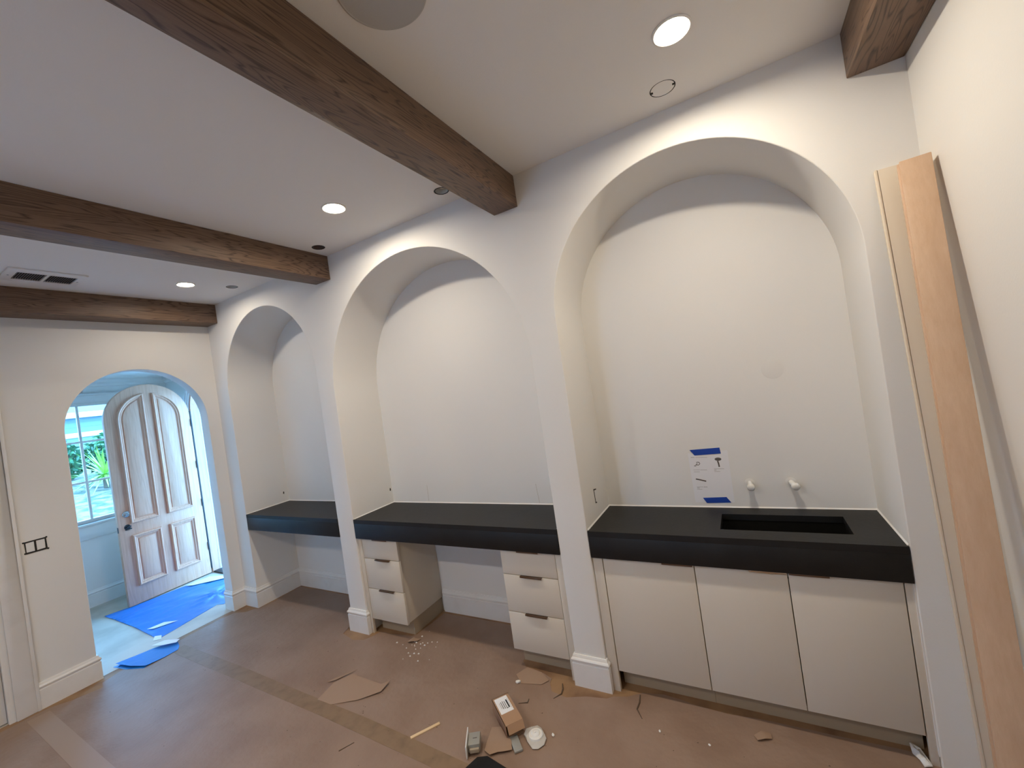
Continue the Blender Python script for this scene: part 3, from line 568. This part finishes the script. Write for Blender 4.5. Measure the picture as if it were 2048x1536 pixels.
# ------------------------------------------------------------------ debris in the foreground
bx = thing('cardboard_box', (3.09,-.34,KZ), 'small open cardboard box with a white barcode label', 'box')
ba = Vector((.164,-.13,0)).normalized(); bb = Vector((ba.y,-ba.x,0)); bb = -bb if bb.x<0 else bb   # bb to the right-back
bb = Vector((.62,.785,0)).normalized(); bc = Vector((3.082,-.357,0)); bl, bw_, bh = .100, .046, .066; z0 = KZ+.0005; q = .0015
def bpt(a_, b_, z_): return bc+ba*a_+bb*b_+Vector((0,0,z_))
s = MB()
s.obox(bpt(0,0,z0+q), ba, bb, (0,0,1), bl, bw_, q).obox(bpt(0,bw_-q,z0+bh/2), ba, bb, (0,0,1), bl, q, bh/2).obox(bpt(0,-bw_+q,z0+bh/2), ba, bb, (0,0,1), bl, q, bh/2).obox(bpt(0,0,z0+bh-q), ba, bb, (0,0,1), bl, bw_, q).obox(bpt(-bl+q,0,z0+bh/2), ba, bb, (0,0,1), q, bw_, bh/2)
s.build('carton', M['card'], bx, .0006)
fd = (ba*.5+Vector((0,0,-.85))).normalized(); fn = bb.cross(fd)
MB().obox(bpt(bl,0.004,z0+bh-q)+fd*.018, fd, bb, fn, .018, bw_*.9, .0012).build('flap', M['card'], bx)
lb = MB().obox(bpt(-.032,-.002,z0+bh+.0004), ba, bb, (0,0,1), .056, .034, .0004).build('shipping_label', M['paper'], bx)
for off, wd, ln, m_ in ((.018,.0045,.032,'black'),(.006,.002,.026,'ink'),(-.003,.0022,.030,'ink'),(-.012,.0022,.028,'ink'),(-.020,.0015,.024,'inkl'),(.027,.001,.04,'inkl')):
    MB().obox(bpt(-.030,off,z0+bh+.0010), ba, bb, (0,0,1), ln*.9, wd*.8, .0002).build('print_bar', M[m_], lb)
MB().obox(bpt(-.002,.008,z0+bh+.0010), ba, bb, (0,0,1), .003, .004, .0002).build('print_mark', M['ink'], lb)
# clear wrapped fitting
pk = thing('plastic_blister', (3.23,-.43,KZ), 'crumpled clear plastic wrap with a white fitting beside the cardboard box', 'packaging')
bz_ = lambda x, y: KZ+.001+.016*max(0,1-math.hypot(x-3.258,y+.393)/.075)+.012*abs(noise.noise(Vector((x*34,y*34,5))))
sheet_mesh([(3.198,-.405),(3.195,-.375),(3.212,-.352),(3.236,-.332),(3.262,-.342),(3.31,-.388),(3.314,-.42),(3.296,-.450),(3.27,-.458),(3.236,-.437)], .008, bz_, .001).build('wrap', M['film'], pk, ang=80)
MB().lathe([(.036,.010),(.034,.019),(.029,.022),(.026,.021),(.022,.0215),(.019,.026),(.013,.028),(.008,.0283),(0,.028)], (3.258,-.393,KZ), seg=28).build('fitting_dome', M['white'], pk, ang=40)
MB().lathe([(.006,.028),(.005,.031),(0,.0315)], (3.256,-.395,KZ), seg=12).build('fitting_tip', M['paper'], pk, ang=40)
tag(MB().obox((3.185,-.462,KZ+.006), (.72,-.69,0), (.69,.72,0), (0,0,1), .046, .020, .005).build('fitting_block', M['grey'], None, .002), 'small flat grey block sticking out beside the crumpled wrap', 'block')
# grey device with a white plate
gd = thing('wall_device', (3.0,-.545,KZ), 'grey electrical device with a white plate standing on the floor', 'device')
ga = Vector((.50,-.86,0)).normalized(); gb = Vector((.86,.50,0)).normalized(); gc = Vector((3.003,-.545,0))
MB().obox(gc+gb*-.030+Vector((0,0,KZ+.030)), ga, gb, (0,0,1), .058, .0025, .029).build('plate', M['white'], gd, .002)
MB().obox(gc+gb*.004+Vector((0,0,KZ+.030)), ga, gb, (0,0,1), .036, .028, .018).build('housing', M['grey'], gd, .003)
MB().obox(gc+gb*.006+ga*.034+Vector((0,0,KZ+.024)), ga, gb, (0,0,1), .012, .022, .009).build('terminal', M['toe'], gd, .002)
MB().obox(gc+gb*.008+ga*.0+Vector((0,0,KZ+.0483)), ga, gb, (0,0,1), .002, .010, .0004).build('imprint', M['ink'], gd)
tag(MB().prism([(3.050,-.590),(3.092,-.568),(3.30,-.605),(3.42,-.95),(2.95,-.90)], XY, KZ, KZ+.012).build('stone_offcut', M['stone'], None, .0015), 'flat black stone offcut at the bottom edge of the picture', 'slab')
tag(MB().obox((2.70,-.55,KZ+.003), Vector((.085,.125,0)), Vector((.125,-.085,0)), (0,0,1), .076, .008, .003).build('wood_shim', M['sliver'], None, .001), 'thin pale wood sliver on the paper left of the box', 'stick')
# plaster crumbs and other bits
def bit(x, y, r, name, m, lab=None, cat=None, flat=.6, sx=1.5):
    b_ = bmesh.new(); bmesh.ops.create_icosphere(b_, subdivisions=1, radius=r)
    for v_ in b_.verts: v_.co = Vector((v_.co.x*sx, v_.co.y, v_.co.z*flat))*random.uniform(.75,1.2)
    me = bpy.data.meshes.new(name); b_.to_mesh(me); b_.free(); me.transform(Matrix.Rotation(random.uniform(0,3),4,'Z')); me.transform(Matrix.Translation((x,y,KZ+r*flat*.9)))
    o = put(name, me, M[m])
    return tag(o, lab, cat) if lab else o
bit(3.00,-.10,.011,'foam_piece','white','white foam pellet on the paper near the right drawer unit','foam piece',.8,1.6)
bit(3.33,-.355,.008,'foam_piece','white','white crumb right of the crumpled plastic wrap','foam piece')
bit(3.79,-.17,.006,'foam_piece','white','white speck on the paper nearest the wide pier, before the sink cabinet','foam piece')
bit(4.0,-.17,.005,'foam_piece','white','white speck on the paper before the second sink cabinet door','foam piece')
s = MB()
for i in range(26):
    a_ = random.gauss(0,.07); b__ = random.gauss(0,.06); r_ = random.uniform(.003,.008); x = 2.16+a_; y = -.02+b__
    s.add([(x-r_,y-r_*.6,KZ+.0003),(x+r_,y-r_*.4,KZ+.0003),(x+r_*.2,y+r_,KZ+.0003),(x,y,KZ+r_*1.1)], [(0,1,3),(1,2,3),(2,0,3),(2,1,0)])
tag(s.build('plaster_crumbs', M['white']), 'scatter of tiny white plaster crumbs beside the left drawer unit', 'crumbs', kind='stuff')
s = MB()
for i in range(170):
    x = random.uniform(.4,4.7); y = random.uniform(-1.3,-.05) if i%3 else random.uniform(-.6,-.06); r_ = random.uniform(.0012,.0042)
    s.add([(x-r_*1.4,y-r_*.6,KZ+.0003),(x+r_,y-r_*.4,KZ+.0003),(x+r_*.2,y+r_,KZ+.0003),(x,y,KZ+r_*.5)], [(0,1,3),(1,2,3),(2,0,3),(2,1,0)])
tag(s.build('floor_dirt', M['bark']), 'fine dark dirt specks scattered over the brown paper', 'dirt', kind='stuff')
tag(sheet_mesh([(4.722,.080),(4.730,.087),(4.752,.068),(4.768,.012),(4.765,-.012),(4.742,-.010),(4.736,.02),(4.722,.05)], .010, lambda x,y: KZ+.001+.020*abs(math.sin(x*110+y*40)), .0015).build('tissue', M['paper'], ang=60), 'crumpled white tissue at the right end of the sink cabinet', 'tissue')

# ------------------------------------------------------------------ outside the foyer
def gz(x): return -.15 if x>-3.2 else (-.15+(-3.2-x)*.19 if x>-9 else .95)
s = MB(); nx, ny = 60, 40; V = []; Fq = []
for i in range(nx+1):
    x = -2.1-i*.5
    for j in range(ny+1):
        y = -14+j*.75; V.append((x,y,gz(x)+.05*noise.noise(Vector((x*1.3,y*1.3,0)))))
for i in range(nx):
    for j in range(ny): k = i*(ny+1)+j; Fq.append((k,k+1,k+ny+2,k+ny+1))
s.add(V,Fq); struct(s.build('ground', M['soil'], org=(-10,0,0)), 'leaf covered ground outside the window')
struct(MB().box(-2.1,6,FYD+.22,6,-.25,-.02).build('porch_slab', M['conc']), 'pale porch slab outside the entry door')
struct(MB().box(-2.6,.8,FYD+.22,2.9,2.62,2.75).build('added_porch_roof', M['trimw']), 'white porch roof added to shade the entry door')  # roof added out of view to cut sky light on the doorway
def leaves(c, rad3, n, size, seed, ln=1.8):
    rnd = random.Random(seed); s = MB()
    for i in range(n):
        d_ = Vector((rnd.gauss(0,1),rnd.gauss(0,1),rnd.gauss(0,1))).normalized()*(rnd.random()**.35)
        p_ = Vector(c)+Vector((d_.x*rad3[0],d_.y*rad3[1],d_.z*rad3[2])); u_ = Vector((rnd.gauss(0,1),rnd.gauss(0,1),rnd.gauss(0,.7))).normalized(); w_ = u_.orthogonal().normalized()
        a_ = size*rnd.uniform(.7,1.3)
        s.add([p_-u_*a_*ln/2, p_+w_*a_*.4, p_+u_*a_*ln/2, p_-w_*a_*.4], [(0,1,2,3)])
    return s
for i, (x,y,z,r,lab) in enumerate(((-10.3,1.12,1.40,(.6,.56,.55),'dark green hedge shrub outside, left in the foyer window'),(-10.5,2.32,1.45,(.6,.60,.60),'dark green hedge shrub outside, right in the foyer window'))):
    t = thing('hedge_shrub', (x,y,.95), lab, 'shrub', 'hedge shrubs outside')
    leaves((x,y,z), r, 1500, .085, i).build('foliage', M['hedge'], t)
    s = MB()
    for k in range(5): s.tube([(x+.1*k-.2,y+.07*k-.15,.93),(x+.16*k-.3,y+.14*k-.3,z+.3)], [.02,.008], 6)
    s.build('stem', M['bark'], t)
for i, (x,y,r) in enumerate(((-8.9,.75,.30),)):
    t = thing('low_shrub', (x,y,gz(x)), 'low green shrub outside, left of the yucca', 'shrub')
    leaves((x,y,gz(x)+.2), (r,r,.22), 420, .06, 20+i).build('foliage', M['lime'], t); MB().tube([(x,y,gz(x)-.05),(x,y,gz(x)+.2)], .02, 6).build('stem', M['bark'], t)
yc = thing('yucca_plant', (-8.0,1.38,gz(-8.0)), 'bright green spiky yucca outside the foyer window', 'plant')
rnd = random.Random(3); cy_ = Vector((-8.0,1.38,gz(-8.0)+.30))
for i in range(72):
    az = rnd.uniform(0,2*math.pi); el = rnd.uniform(-.75,1.35); L_ = rnd.uniform(.55,.85)
    d_ = Vector((math.cos(az)*math.cos(el),math.sin(az)*math.cos(el),math.sin(el))); sd = d_.cross(Vector((0,0,1))).normalized(); u_ = sd.cross(d_)
    s = MB(); k = 5; v_ = []
    for j in range(k):
        t_ = j/(k-1); p_ = cy_+d_*L_*t_-Vector((0,0,.10*t_*t_)); wd = .024*(1-t_)**.7*(1 if t_>.1 else .7)+.001
        v_ += [p_-sd*wd, p_+sd*wd, p_-u_*.004]
    f_ = []
    for j in range(k-1):
        b_ = j*3
        f_ += [(b_,b_+1,b_+4,b_+3),(b_+1,b_+2,b_+5,b_+4),(b_+2,b_,b_+3,b_+5)]
    s.add(v_, f_); s.build('leaf', M['lime'], yc)
MB().tube([cy_-Vector((0,0,.3)), cy_-Vector((0,0,.05))], .05, 8).build('trunk', M['bark'], yc)
hs = thing('neighbour_house', (-18,3,.95), 'grey sided house with white trim far outside the window', 'building')
for i in range(10): MB().box(-18.0,-17.96,-3,9,.95+i*.195,.95+i*.195+.19).build('siding_board', M['siding'], hs)
MB().box(-18.3,-18.0,-3,9,.95,3.1).build('wall', M['siding'], hs)
MB().box(-17.96,-17.90,-3,9,2.12,2.30).build('trim_band', M['trimw'], hs); MB().box(-17.9,-17.6,-3.3,9.3,2.86,3.06).build('fascia', M['trimw'], hs)
MB().prism([(-17.6,3.06),(-17.65,3.0),(-21,4.2),(-21,4.3)], lambda a_,b_,d_: (a_,d_,b_), -3.3, 9.3).build('roof', M['roof'], hs)
for i, (x,y,z,r,lab) in enumerate(((-23,3.0,5.4,(1.6,2.3,1.9),'leafy tree far outside behind the house, left in the window'),(-23.5,7.9,5.6,(1.8,2.3,2.0),'leafy tree far outside behind the house, right in the window'))):
    t = thing('tree', (x,y,.95), lab, 'tree', 'trees behind the house')
    leaves((x,y,z), r, 1600, .20, 40+i).build('crown', M['hedge'], t); MB().tube([(x,y,.9),(x+.1,y,3),(x,y+.2,z)], [.16,.13,.06], 8).build('trunk', M['bark'], t)
